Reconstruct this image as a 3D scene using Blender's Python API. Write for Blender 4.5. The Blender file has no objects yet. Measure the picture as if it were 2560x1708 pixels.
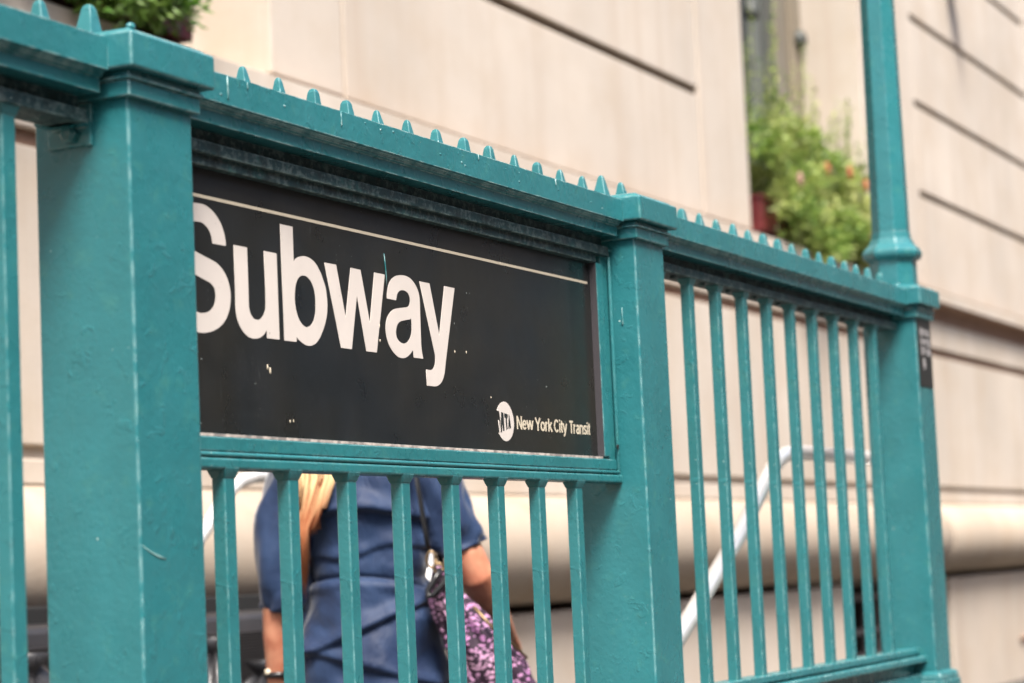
import bpy, bmesh, math, random
from mathutils import Vector, Matrix, noise
random.seed(7)
H = 1.08                      # camera height over the pavement; all z below are measured from the camera's level
C = bpy.context.scene.collection
sc = bpy.context.scene
PI = math.pi

# ------------------------------------------------------------------ mesh helpers
class MB:
    def __init__(s): s.v = []; s.f = []; s.sm = []
    def add(s, vs, fs, smooth=False):
        o = len(s.v); s.v += [tuple(map(float, p)) for p in vs]
        for f in fs: s.f.append([o+i for i in f]); s.sm.append(smooth)
        return s
    def box(s, x0, x1, y0, y1, z0, z1):
        s.add([(x0,y0,z0),(x1,y0,z0),(x1,y1,z0),(x0,y1,z0),(x0,y0,z1),(x1,y0,z1),(x1,y1,z1),(x0,y1,z1)],
              [(0,3,2,1),(4,5,6,7),(0,1,5,4),(1,2,6,5),(2,3,7,6),(3,0,4,7)]); return s
    def loft(s, rings, cap=True, smooth=True):
        n = len(rings[0]); vs = [p for r in rings for p in r]; fs = []
        for i in range(len(rings)-1):
            for j in range(n):
                k = (j+1) % n; fs.append((i*n+j, i*n+k, (i+1)*n+k, (i+1)*n+j))
        if cap: fs.append(tuple(reversed(range(n)))); fs.append(tuple((len(rings)-1)*n+j for j in range(n)))
        return s.add(vs, fs, smooth)
    def tube(s, pts, rad, n=12, smooth=True, sq=1.0, up=(0,0,1)):
        pts = [Vector(p) for p in pts]
        if not hasattr(rad, '__len__'): rad = [rad]*len(pts)
        rings = []; U = None
        for i, p in enumerate(pts):
            d = (pts[min(i+1, len(pts)-1)]-pts[max(i-1, 0)]).normalized()
            if U is None:
                a = Vector(up) if abs(d.dot(Vector(up))) < .95 else Vector((1,0,0))
                U = (a-d*a.dot(d)).normalized()
            else: U = (U-d*U.dot(d)).normalized()
            W = d.cross(U)
            rings.append([p+(U*math.cos(t)*sq+W*math.sin(t))*rad[i] for t in [2*PI*k/n for k in range(n)]])
        return s.loft(rings, True, smooth)
    def prof(s, poly, x0, x1, smooth=False):      # (y,z) polygon swept along x
        r = [[(x, y, z) for y, z in poly] for x in (x0, x1)]
        n = len(poly); vs = r[0]+r[1]
        fs = [(j, (j+1) % n, n+(j+1) % n, n+j) for j in range(n)]+[tuple(reversed(range(n))), tuple(range(n, 2*n))]
        return s.add(vs, fs, smooth)
    def lathe(s, prof, cx, cy, n=8, rot=0, smooth=False):
        rings = [[(cx+r*math.cos(rot+2*PI*k/n), cy+r*math.sin(rot+2*PI*k/n), z) for k in range(n)] for r, z in prof]
        return s.loft(rings, True, smooth)
    def ellip(s, c, r, n=16, m=10, R=None):
        c = Vector(c); rings = []
        for i in range(1, m):
            a = -PI/2+PI*i/m
            ring = []
            for k in range(n):
                v = Vector((r[0]*math.cos(a)*math.cos(2*PI*k/n), r[1]*math.cos(a)*math.sin(2*PI*k/n), r[2]*math.sin(a)))
                if R: v = R @ v
                ring.append(c+v)
            rings.append(ring)
        return s.loft(rings, True, True)

def put(o, parent):
    C.objects.link(o)
    if parent is not None: o.parent = parent
    return o
ROOT = {}
def rootloc(p):
    if p is None: return Vector((0,0,0))
    while p.parent is not None: p = p.parent
    return p.location.copy()
def obj(name, mb, mat, parent=None, bev=0, seg=2, origin=None, fix=True, off=None):
    me = bpy.data.meshes.new(name)
    base = rootloc(parent) if parent is not None else Vector(origin or (0,0,0))
    me.from_pydata([Vector(p)-base for p in mb.v], [], mb.f)
    for p, sm in zip(me.polygons, mb.sm): p.use_smooth = sm
    if fix:
        bm = bmesh.new(); bm.from_mesh(me); bmesh.ops.recalc_face_normals(bm, faces=bm.faces); bm.to_mesh(me); bm.free()
    me.materials.append(mat)
    o = bpy.data.objects.new(name, me); put(o, parent)
    if parent is None: o.location = base
    if off is not None: o.location = off
    if bev:
        m = o.modifiers.new('bevel', 'BEVEL'); m.width = bev; m.segments = seg; m.limit_method = 'ANGLE'; m.angle_limit = math.radians(35)
        m.harden_normals = False
    return o
def tag(o, label=None, cat=None, group=None, kind=None):
    if label: o['label'] = label
    if cat: o['category'] = cat
    if group: o['group'] = group
    if kind: o['kind'] = kind
    return o
def thing(name, loc, label, cat, group=None):
    o = bpy.data.objects.new(name, None); C.objects.link(o); o.location = loc; o.empty_display_size = .1
    return tag(o, label, cat, group)
def dup(o, parent, off):
    c = o.copy(); C.objects.link(c); c.parent = parent; c.location = Vector(off)
    return c

# ------------------------------------------------------------------ materials
def mat(name, col, rough=.5, metal=0, spec=.5):
    m = bpy.data.materials.new(name); m.use_nodes = True
    b = m.node_tree.nodes['Principled BSDF']
    b.inputs['Base Color'].default_value = (*col, 1); b.inputs['Roughness'].default_value = rough
    b.inputs['Metallic'].default_value = metal; b.inputs['Specular IOR Level'].default_value = spec
    return m
class NT:
    def __init__(s, m): s.m = m; s.t = m.node_tree; s.b = s.t.nodes['Principled BSDF']; s.co = s.n('ShaderNodeTexCoord').outputs['Object']
    def n(s, ty, **kw):
        x = s.t.nodes.new(ty)
        for k, v in kw.items(): setattr(x, k, v)
        return x
    def l(s, a, b): s.t.links.new(a, b)
    def noise(s, scale, detail=3, rough=.55, vec=None, dist=0):
        x = s.n('ShaderNodeTexNoise'); x.inputs['Scale'].default_value = scale; x.inputs['Detail'].default_value = detail
        x.inputs['Roughness'].default_value = rough; x.inputs['Distortion'].default_value = dist
        s.l(vec or s.co, x.inputs['Vector']); return x.outputs['Fac']
    def mapv(s, sc_):
        x = s.n('ShaderNodeMapping'); x.inputs['Scale'].default_value = sc_; s.l(s.co, x.inputs['Vector']); return x.outputs[0]
    def ramp(s, f, a, b, c0=(0,0,0), c1=(1,1,1)):
        x = s.n('ShaderNodeValToRGB'); x.color_ramp.elements[0].position = a; x.color_ramp.elements[1].position = b
        x.color_ramp.elements[0].color = (*c0, 1); x.color_ramp.elements[1].color = (*c1, 1); s.l(f, x.inputs['Fac']); return x.outputs['Color']
    def mix(s, f, a, b, mode='MIX'):
        x = s.n('ShaderNodeMix', data_type='RGBA', blend_type=mode)
        for i, v in ((0, f), (6, a), (7, b)):
            if hasattr(v, 'node'): s.l(v, x.inputs[i])
            elif i == 0: x.inputs[0].default_value = v
            else: x.inputs[i].default_value = (*v, 1)
        return x.outputs[2]
    def math(s, op, a, b=0):
        x = s.n('ShaderNodeMath', operation=op)
        for i, v in enumerate((a, b)):
            if hasattr(v, 'node'): s.l(v, x.inputs[i])
            else: x.inputs[i].default_value = v
        return x.outputs[0]
    def bump(s, h, st, dist=.01, prev=None):
        x = s.n('ShaderNodeBump'); x.inputs['Strength'].default_value = st; x.inputs['Distance'].default_value = dist
        s.l(h, x.inputs['Height'])
        if prev is not None: s.l(prev, x.inputs['Normal'])
        return x.outputs[0]

def paint(name, col=(.022, .148, .164), grime_shade=0.0, rough=.27, chips=.76, glint=.8):
    m = mat(name, col, rough); t = NT(m)
    big = t.noise(9, 4); fine = t.noise(260, 3); orange = t.noise(75, 2)
    c = t.mix(t.ramp(big, .35, .7), tuple(x*.91 for x in col), tuple(min(1, x*1.07) for x in col))
    c = t.mix(t.ramp(t.noise(34, 5), .58, .90), c, (.045, .185, .165))
    # edge highlight painted pale along the arrises, broken up like rubbed paint
    bv = t.n('ShaderNodeBevel', samples=4); bv.inputs['Radius'].default_value = .003
    ge = t.n('ShaderNodeNewGeometry')
    dp = t.n('ShaderNodeVectorMath', operation='DOT_PRODUCT'); t.l(bv.outputs[0], dp.inputs[0]); t.l(ge.outputs['Normal'], dp.inputs[1])
    edge = t.ramp(t.math('SUBTRACT', 1.0, dp.outputs['Value']), .015, .10)
    worn_glint = t.math('MULTIPLY', edge, t.ramp(t.noise(45, 4), .40, .62))
    c = t.mix(t.math('MULTIPLY', worn_glint, glint), c, (.60, .77, .74))
    # sparse chips and specks
    ch = t.math('MULTIPLY', t.ramp(t.noise(160, 2, .4), chips, chips+.03), t.ramp(t.noise(7, 2), .48, .60))
    c = t.mix(ch, c, (.55, .68, .62))
    if grime_shade:
        d = t.math('MULTIPLY', t.ramp(t.noise(90, 6, .75), .50, .58), grime_shade)
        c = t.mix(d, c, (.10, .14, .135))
        d2 = t.math('MULTIPLY', t.ramp(t.noise(22, 5, .7), .48, .62), grime_shade*.8)
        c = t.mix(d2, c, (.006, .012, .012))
    t.l(c, t.b.inputs['Base Color'])
    rr = t.ramp(t.noise(14, 3), .3, .7, (rough-.08,)*3, (rough+.14,)*3); t.l(rr, t.b.inputs['Roughness'])
    n1 = t.bump(orange, .20, .004); n2 = t.bump(fine, .10, .0015, n1)
    n3 = t.bump(t.ramp(t.noise(30, 5, .6, dist=.6), .60, .66), .35, .0016, n2)
    t.l(n3, t.b.inputs['Normal'])
    return m
PAINT = paint('teal_enamel'); PAINTD = paint('shaded_scraped_teal', col=(.007, .034, .037), grime_shade=.8, rough=.6)  # PAINTD: shade under the rail and scraped grime both painted into the colour
PAINTR = paint('thick_brushed_teal', col=(.021, .145, .158), chips=.77, glint=.4)

def sign_black():
    m = mat('sign_enamel', (.012, .014, .016), .28); t = NT(m)
    c = t.mix(t.ramp(t.noise(3.0, 3), .38, .66), (.010, .013, .015), (.017, .016, .012))
    dust = t.math('MULTIPLY', t.ramp(t.noise(120, 6, .8), .56, .66), t.ramp(t.noise(5, 3), .42, .7))
    c = t.mix(t.math('MULTIPLY', dust, .35), c, (.09, .10, .10))
    sp = t.math('MULTIPLY', t.ramp(t.noise(190, 1, .3), .775, .79), t.ramp(t.noise(4, 2), .52, .6)); c = t.mix(sp, c, (.35, .4, .38))
    sx_ = t.ramp(t.noise(1, 3, .5, t.mapv((260, 260, 6)), 1.2), .70, .73); c = t.mix(t.math('MULTIPLY', t.math('MULTIPLY', sx_, .30), t.ramp(t.noise(6, 3), .5, .62)), c, (.12, .14, .14))
    t.l(c, t.b.inputs['Base Color'])
    t.l(t.ramp(t.noise(11, 4), .3, .75, (.24,)*3, (.46,)*3), t.b.inputs['Roughness'])
    t.l(t.bump(t.noise(35, 3), .06, .002), t.b.inputs['Normal']); return m
SIGN = sign_black()
def vinyl(name, col):
    m = mat(name, col, .42); t = NT(m)
    c = t.mix(t.ramp(t.noise(14, 4), .35, .7), tuple(x*.93 for x in col), col)
    c = t.mix(t.ramp(t.noise(230, 2, .4), .755, .775), c, (.12, .11, .10))
    t.l(c, t.b.inputs['Base Color']); return m
WHITE = vinyl('white_vinyl', (.60, .545, .50)); CREAM = vinyl('cream_vinyl', (.58, .51, .39)); GREYW = mat('pale_scratch', (.30, .50, .48), .6); DARKV = mat('dark_vinyl', (.014, .018, .018), .4)
PRIMER = mat('bare_primer', (.42, .35, .31), .7); t = NT(PRIMER)
t.l(t.mix(t.ramp(t.noise(60, 5), .4, .62), (.20, .17, .16), (.50, .42, .37)), t.b.inputs['Base Color'])

def stone(name, col, stain=.5, bump=.25):
    m = mat(name, col, .85, 0, .3); t = NT(m)
    c = t.mix(t.ramp(t.noise(.9, 5), .3, .72), tuple(x*.84 for x in col), tuple(min(1, x*1.08) for x in col))
    st = t.noise(1, 5, .6, t.mapv((5.0, 5.0, .35)))
    c = t.mix(t.math('MULTIPLY', t.ramp(st, .50, .78), stain), c, (col[0]*.72, col[1]*.60, col[2]*.50))
    c = t.mix(t.math('MULTIPLY', t.ramp(t.noise(60, 4), .5, .8), .12), c, (.25, .2, .15))
    gi = t.n('ShaderNodeNewGeometry'); c = t.mix(t.math('MULTIPLY', gi.outputs['Random Per Island'], .16), c, (col[0]*.72, col[1]*.70, col[2]*.68))
    c = t.mix(t.math('MULTIPLY', t.ramp(t.noise(2.3, 6, .65), .46, .72), .48), c, (col[0]*.80, col[1]*.72, col[2]*.62))
    t.l(c, t.b.inputs['Base Color'])
    t.l(t.bump(t.noise(40, 5), bump, .004), t.b.inputs['Normal']); return m
TORUS = stone('stained_limestone', (.41, .34, .27), .65); STONE = stone('limestone', (.515, .455, .39), .50); STONE2 = stone('pale_limestone', (.48, .415, .35), .50)
STAIN_SHADE = stone('weathered_shaded_limestone', (.25, .155, .11), .7); MORTAR = stone('sooty_joint', (.12, .085, .055), .6)
GRANITE = stone('granite', (.30, .30, .30), .3); CONC = stone('concrete', (.07, .066, .06), .5)
ASPH = stone('asphalt', (.05, .05, .052), .3)
GLASS = mat('window_glass', (.03, .035, .04), .08, 0, .8)
FRAME = stone('grey_window_stone', (.20, .185, .155), .5); FRAMEG = mat('grey_shutter', (.11, .12, .11), .5); FRAMET = stone('tan_jamb', (.22, .19, .145), .4); FRAMED = mat('dark_window_metal', (.06, .065, .058), .5)
STEEL = mat('polished_steel_tube', (.80, .78, .75), .2, .45); t = NT(STEEL)
t.l(t.ramp(t.noise(25, 4), .3, .7, (.15,)*3, (.26,)*3), t.b.inputs['Roughness'])
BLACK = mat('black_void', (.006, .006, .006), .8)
RIB = mat('black_ribbed_plastic', (.035, .034, .036), .42); t = NT(RIB)
t.l(t.mix(t.ramp(t.noise(3, 4), .4, .7), (.014, .013, .014), (.032, .030, .031)), t.b.inputs['Base Color'])
PLAS = mat('black_bag_film', (.028, .028, .031), .30)
REDBOX = mat('oxblood_planter', (.22, .018, .018), .5); t = NT(REDBOX); t.l(t.mix(t.ramp(t.noise(12, 4), .4, .7), (.07, .007, .008), (.13, .014, .014)), t.b.inputs['Base Color'])
SOIL = mat('soil', (.03, .02, .012), .95)
def leafmat(name, a, b, c3):
    m = mat(name, a, .5); t = NT(m); g = t.n('ShaderNodeNewGeometry')
    c = t.mix(t.ramp(g.outputs['Random Per Island'], .1, .9), a, b)
    c = t.mix(t.ramp(t.noise(3.2, 3), .45, .65), c, c3)
    t.l(c, t.b.inputs['Base Color'])
    tr = t.n('ShaderNodeBsdfTranslucent'); t.l(c, tr.inputs['Color'])
    mx = t.n('ShaderNodeMixShader'); mx.inputs[0].default_value = .35
    t.l(t.b.outputs[0], mx.inputs[1]); t.l(tr.outputs[0], mx.inputs[2])
    t.l(mx.outputs[0], t.t.nodes['Material Output'].inputs['Surface']); return m
LEAF = leafmat('bright_leaves', (.08, .18, .025), (.30, .40, .08), (.46, .48, .17))
LEAFD = leafmat('deep_leaves', (.035, .10, .015), (.12, .24, .03), (.16, .26, .05))
STEM = mat('stems', (.10, .12, .03), .7); PETAL = mat('orange_petals', (.32, .09, .03), .5); PETALP = mat('pale_pink_petals', (.30, .18, .13), .5)
SKIN = mat('skin', (.56, .25, .16), .48); t = NT(SKIN)
t.l(t.mix(t.ramp(t.noise(22, 4), .35, .7), (.42, .155, .09), (.55, .26, .16)), t.b.inputs['Base Color'])
t.b.inputs['Subsurface Weight'].default_value = .08; t.b.inputs['Subsurface Radius'].default_value = (.02, .008, .004)
NAVY = mat('navy_cloth', (.012, .028, .06), .62, 0, .3); t = NT(NAVY)
t.l(t.mix(t.ramp(t.noise(6, 4, .6), .35, .72), (.006, .016, .050), (.016, .038, .094)), t.b.inputs['Base Color'])
t.b.inputs['Sheen Weight'].default_value = .25; t.b.inputs['Sheen Roughness'].default_value = .4
t.l(t.bump(t.noise(9, 4, .5, t.mapv((1, 1, .55)), .8), .55, .03), t.b.inputs['Normal'])
HAIR = mat('blond_hair', (.6, .36, .14), .42); t = NT(HAIR); g = t.n('ShaderNodeNewGeometry')
sx = t.n('ShaderNodeSeparateXYZ'); t.l(t.co, sx.inputs[0])
c = t.mix(t.ramp(g.outputs['Random Per Island'], .15, .85), (.15, .045, .012), (.95, .70, .38))
zr = t.n('ShaderNodeMapRange'); t.l(sx.outputs['Z'], zr.inputs['Value']); zr.inputs['From Min'].default_value = 1.14; zr.inputs['From Max'].default_value = 1.26
zr.inputs['To Min'].default_value = 1; zr.inputs['To Max'].default_value = 0
c = t.mix(t.math('MULTIPLY', zr.outputs[0], .75), c, (.42, .10, .035)); t.l(c, t.b.inputs['Base Color'])
LEATHER = mat('black_leather', (.012, .012, .013), .3); BRASS = mat('pale_brass', (.26, .18, .10), .45, 1)
def leopard():
    m = mat('pink_leopard_cloth', (.5, .2, .4), .7); t = NT(m)
    v = t.n('ShaderNodeTexVoronoi', feature='F1'); v.inputs['Scale'].default_value = 72; v.inputs['Randomness'].default_value = 1
    d = t.n('ShaderNodeVectorMath', operation='ADD'); nn = t.n('ShaderNodeTexNoise'); nn.inputs['Scale'].default_value = 25; t.l(t.co, nn.inputs['Vector'])
    sc2 = t.n('ShaderNodeVectorMath', operation='SCALE'); sc2.inputs['Scale'].default_value = .035; t.l(nn.outputs['Color'], sc2.inputs[0])
    t.l(t.mapv((1, 1, 1.5)), d.inputs[0]); t.l(sc2.outputs[0], d.inputs[1]); t.l(d.outputs[0], v.inputs['Vector'])
    base = t.mix(t.ramp(t.noise(8, 3), .35, .65), (.42, .16, .40), (.60, .36, .50))
    c = t.mix(t.ramp(v.outputs['Distance'], .34, .44), base, (.022, .008, .022)); t.l(c, t.b.inputs['Base Color'])
    t.l(t.bump(t.noise(26, 3), .4, .01), t.b.inputs['Normal']); return m
LEOP = leopard()
# ------------------------------------------------------------------ the railing
W = .15; X2 = 1.7237; X3 = 3.7223; P = .0247; ZT = .7086; ZU = .6656; ZC = .7149; ZD = .6670
fence = thing('subway_railing', (W/2, W/2, -H), 'teal painted iron railing with capped square posts, square bars and a spiked top rail', 'railing')
def post(x, label=None, stub=False):
    m = MB(); m.box(x, x+W, 0, W, -.52, .64)
    p = obj('post', m, PAINT, fence, .004, 3)
    if label: p['label'] = label
    m = MB()                                   # two-tier cap: neck, cove, block and a low domed top
    m.box(x-.009, x+W+.009, -.009, W+.009, .633, .655)
    m.box(x-.014, x+W+.014, -.014, W+.014, .6548, .6595); m.box(x-.009, x+W+.009, -.009, W+.009, .6593, .6668)
    obj('post_neck', m, PAINT, p, .0025)
    m = MB(); m.box(x-P, x+W+P, -P, W+P, ZD, ZC)
    m.loft([[(x+W/2+sx*(W/2+a), W/2+sy*(W/2+a), z) for sx, sy in ((-1,-1),(1,-1),(1,1),(-1,1))] for a, z in ((P-.006, ZC-.001), (P-.013, .7215), (P-.035, .726), (.0-.03, .7285))], True, False)
    obj('post_cap', m, PAINT, p, .004, 3)
    m = MB()
    for a, z0, z1 in ((.020, -.52, -.352), (.016, -.352, -.340)): m.box(x-a, x+W+a, -a, W+a, z0, z1)
    m.loft([[(x+W/2+sx*(W/2+a), W/2+sy*(W/2+a), z) for sx, sy in ((-1,-1),(1,-1),(1,1),(-1,1))] for a, z in ((.0165, -.341), (.012, -.331), (.001, -.327))], True, False)
    obj('base_collar', m, PAINT, p, .003)
    return p
p0 = post(-1.93); p1 = post(0); p2 = post(X2); p3 = post(X3)

def spike(x, z0, parent, s=1.0, h=.047, first=[]):
    m = MB(); a = .0128*s; t = .0050*s
    jx = random.uniform(-.0016, .0016); jy = random.uniform(-.0015, .0015); a *= random.uniform(.92, 1.08); t *= random.uniform(.8, 1.35)
    R = [[(x+sx*q+(jx if z > z0+.01 else 0), .075+sy*q+(jy if z > z0+.01 else 0), z) for sx, sy in ((-1,-1),(1,-1),(1,1),(-1,1))] for q, z in ((a, z0-.004), (a*.98, z0+.002), (t*1.15, z0+h*.86), (t*.75, z0+h*.97), (t*.3, z0+h))]
    m.loft(R, True, False); return obj('spike', m, PAINTR, parent, .0012)
def rail(x0, x1, label=None):
    m = MB(); f = .0116; n = .026
    half = [(f, ZT), (f, ZU), (.0175, ZU-.0012), (.0175, .6632), (.0205, .6618), (.0205, .6592), (n, .6570), (n, .6375), (.047, .6375)]
    poly = half+[(.15-y, z) for y, z in reversed(half)]
    m.prof(poly, x0, x1)
    r = obj('top_rail', m, PAINT, fence, .0034, 3)
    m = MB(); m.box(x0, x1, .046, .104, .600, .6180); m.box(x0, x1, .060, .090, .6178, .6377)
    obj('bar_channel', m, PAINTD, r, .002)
    return r
r0 = rail(-1.93+W+P, -P); r1 = rail(W+P, X2-P); r2 = rail(X2+W+P, X3-P)
for x in (-.082-.1045*k for k in range(1, 15)): spike(x, ZT, r0)
spike(-.082, ZT, r0)
spike(.0225, .722, p1.children[1] if False else p1, 1.15, .049)
m = MB(); m.ellip((.0, -.0075, .7245), (.0075, .006, .006)); obj('paint_blob', m, PAINT, p1)
for k in range(14): spike(.303+.1035*k+(.002 if k % 3 == 1 else 0), ZT, r1, random.uniform(.94, 1.06), random.uniform(.0455, .0475))
spike(1.7455, .722, p2, 1.12, .048); spike(1.852, .722, p2, 1.12, .048)
for k in range(17): spike(1.975+.1052*k, ZT, r2, random.uniform(.95, 1.1), random.uniform(.047, .051))

# square bars, each a part of its own
BY0, BY1, BW = .0545, .0765, .0275
def bars(xs, z0, z1, taper=True):
    first = None
    for x in xs:
        if first is None:
            m = MB(); m.box(x, x+BW, BY0, BY1, z0, z1)
            m.loft([[(x+BW/2+sx*(BW/2+a), (BY0+BY1)/2+sy*(.011+a), z) for sx, sy in ((-1,-1),(1,-1),(1,1),(-1,1))] for a, z in ((.0006, z1-.014), (.004, z1-.005), (.006, z1+.002))], True, False)
            first = obj('bar', m, PAINTR, fence, .0022); fx = x
        else:
            dup(first, fence, (x-fx, 0, 0))
bars([.290, .466, .641, .818, .995, 1.171, 1.342, 1.509], -.265, .1575)
bars([2.154+.1690*k for k in range(9)], -.265, .601)
bars([1.981], -.265, .601)
bars([-.194-.175*k for k in range(9)], -.265, .601)
for x0, x1 in ((-1.93+W, 0), (W, X2), (X2+W, X3)):
    m = MB(); m.box(x0, x1, .043, .090, -.279, -.263)
    lr = obj('bottom_rail', m, PAINT, fence, .003)
    m = MB(); m.box(x0, x1, .022, .115, -.300, -.284); m.box(x0, x1, .05, .085, -.285, -.2785); obj('rail_ledge', m, PAINT, lr, .003)
    m = MB(); m.box(x0, x1, .040, .060, -.56, -.332); m.box(x0, x1, .058, .08, -.335, -.299); obj('kick_plate', m, PAINT, lr, .003)
# rivet heads hanging under the channel of the right bay, welded bracket with a hex bolt beside the near post
for k in range(9):
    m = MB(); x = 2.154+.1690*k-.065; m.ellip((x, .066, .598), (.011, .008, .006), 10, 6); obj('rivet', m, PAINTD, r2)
m = MB(); m.box(-.006, .0, .055, .125, .575, .632); m.box(-.045, -.004, .060, .118, .600, .612)
br = obj('bracket', m, PAINT, p1, .002)
m = MB(); m.lathe([(.0, 0), (.013, 0), (.013, .009), (.009, .012), (0, .012)], 0, 0, 6)
m.v = [(-.005-z, .088+x, .592+y) for x, y, z in m.v]; obj('bolt', m, PAINT, br, .001)
# long drips and runs of paint on the fascia
for x, l in ((.262, .036), (.585, .024), (1.06, .010), (1.38, .013), (.315, .012)):
    m = MB(); m.tube([(x, f_, z) for f_, z in ((.0112, ZT-.001), (.0108, ZT-l*.5), (.0104, ZT-l*.92), (.0112, ZT-l))], [.0009, .0008, .0013, .0005], 6)
    obj('paint_drip', m, PAINT, r1)
for x, y, z, l, p_ in ((X2-.0002, .034, .500, .035, p2),):
    m = MB(); m.tube([(x, y, z), (x-.0003, y, z-l*.5), (x-.0008, y-.0004, z-l*.94), (x, y, z-l)], [.0006, .0008, .0022, .0008], 8); obj('paint_drip', m, PAINT, p_)
m = MB(); m.tube([(.004, -.0002, .049), (.022, -.0003, .041), (.040, -.0003, .035), (.058, -.0002, .031)], [.0004, .0008, .0013, .0005], 6); obj('scratch', m, GREYW, p1)
random.seed(3)
for k in range(26):        # blobs and runs of old brushwork along the fascias and sill bar
    x = random.uniform(.2, 3.6); s_ = random.uniform(.5, 1.1)
    if 1.68 < x < 1.92: continue
    m = MB(); m.ellip((x, .0118, random.uniform(ZU+.004, ZT-.006)), (.0030*s_, .0012, .0022*s_), 8, 6); obj('paint_blob', m, PAINT, r1 if x < 1.7 else r2)

# ------------------------------------------------------------------ the sign
sign = thing('subway_sign', (.93, .07, .15), 'long black station sign with white lettering, held in a teal frame between two railing posts', 'sign')
XL, XR = W, X2
m = MB(); m.box(XL+.004, 1.662, .070, .080, .196, .597); panel = obj('sign_panel', m, SIGN, sign)
def band(y0, y1, z0, z1, x0=XL+.001, x1=XR-.001): return MB().box(x0, x1, y0, y1, z0, z1)
fr = MB(); fr.box(XL+.001, XR-.001, .0545, .0835, .1810, .2015); fr.box(XL+.001, XR-.001, .0600, .0835, .2014, .2066)
fr.box(1.6535, 1.6805, .0548, .0835, .2064, .584)
obj('frame', fr, PAINTR, sign, .0018)
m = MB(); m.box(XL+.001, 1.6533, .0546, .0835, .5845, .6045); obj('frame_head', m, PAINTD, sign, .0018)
m = MB(); m.box(XL+.0015, 1.6530, .0592, .0598, .2022, .2062); obj('bare_strip', m, PRIMER, sign)
m = MB(); m.box(1.6528, 1.6534, .0560, .0698, .2066, .5843); obj('gasket', m, mat('grey_gasket', (.045, .04, .045), .6), sign)
m = MB()
for (y, z, r) in ((.0525, .1762, .0036),): m.tube([(XL+.002, y, z), (1.713, y, z)], r, 10); m.tube([(1.7105, y, z), (1.7105, y, .6)], r, 10)
m.box(XL+.001, XR-.012, .0555, .0835, .1722, .1808); m.box(1.6803, XR-.0035, .0585, .0835, .1805, .60)
m.tube([(XL+.002, .0500, .6130), (XR-.004, .0500, .6130)], .0030, 10)
obj('moulding', m, PAINTR, sign, .0012)
m = MB(); m.box(XL+.001, XR-.0005, .0490, .0900, .1560, .1716); obj('sill_bar', m, PAINTR, sign, .0035, 3)
m = MB(); m.lathe([(0, 0), (.0045, 0), (.0045, .002), (0, .002)], 0, 0, 12); m.v = [(1.703+x, .0475+z, .226+y) for x, y, z in m.v]; obj('screw_hole', m, BLACK, sign)

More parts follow.
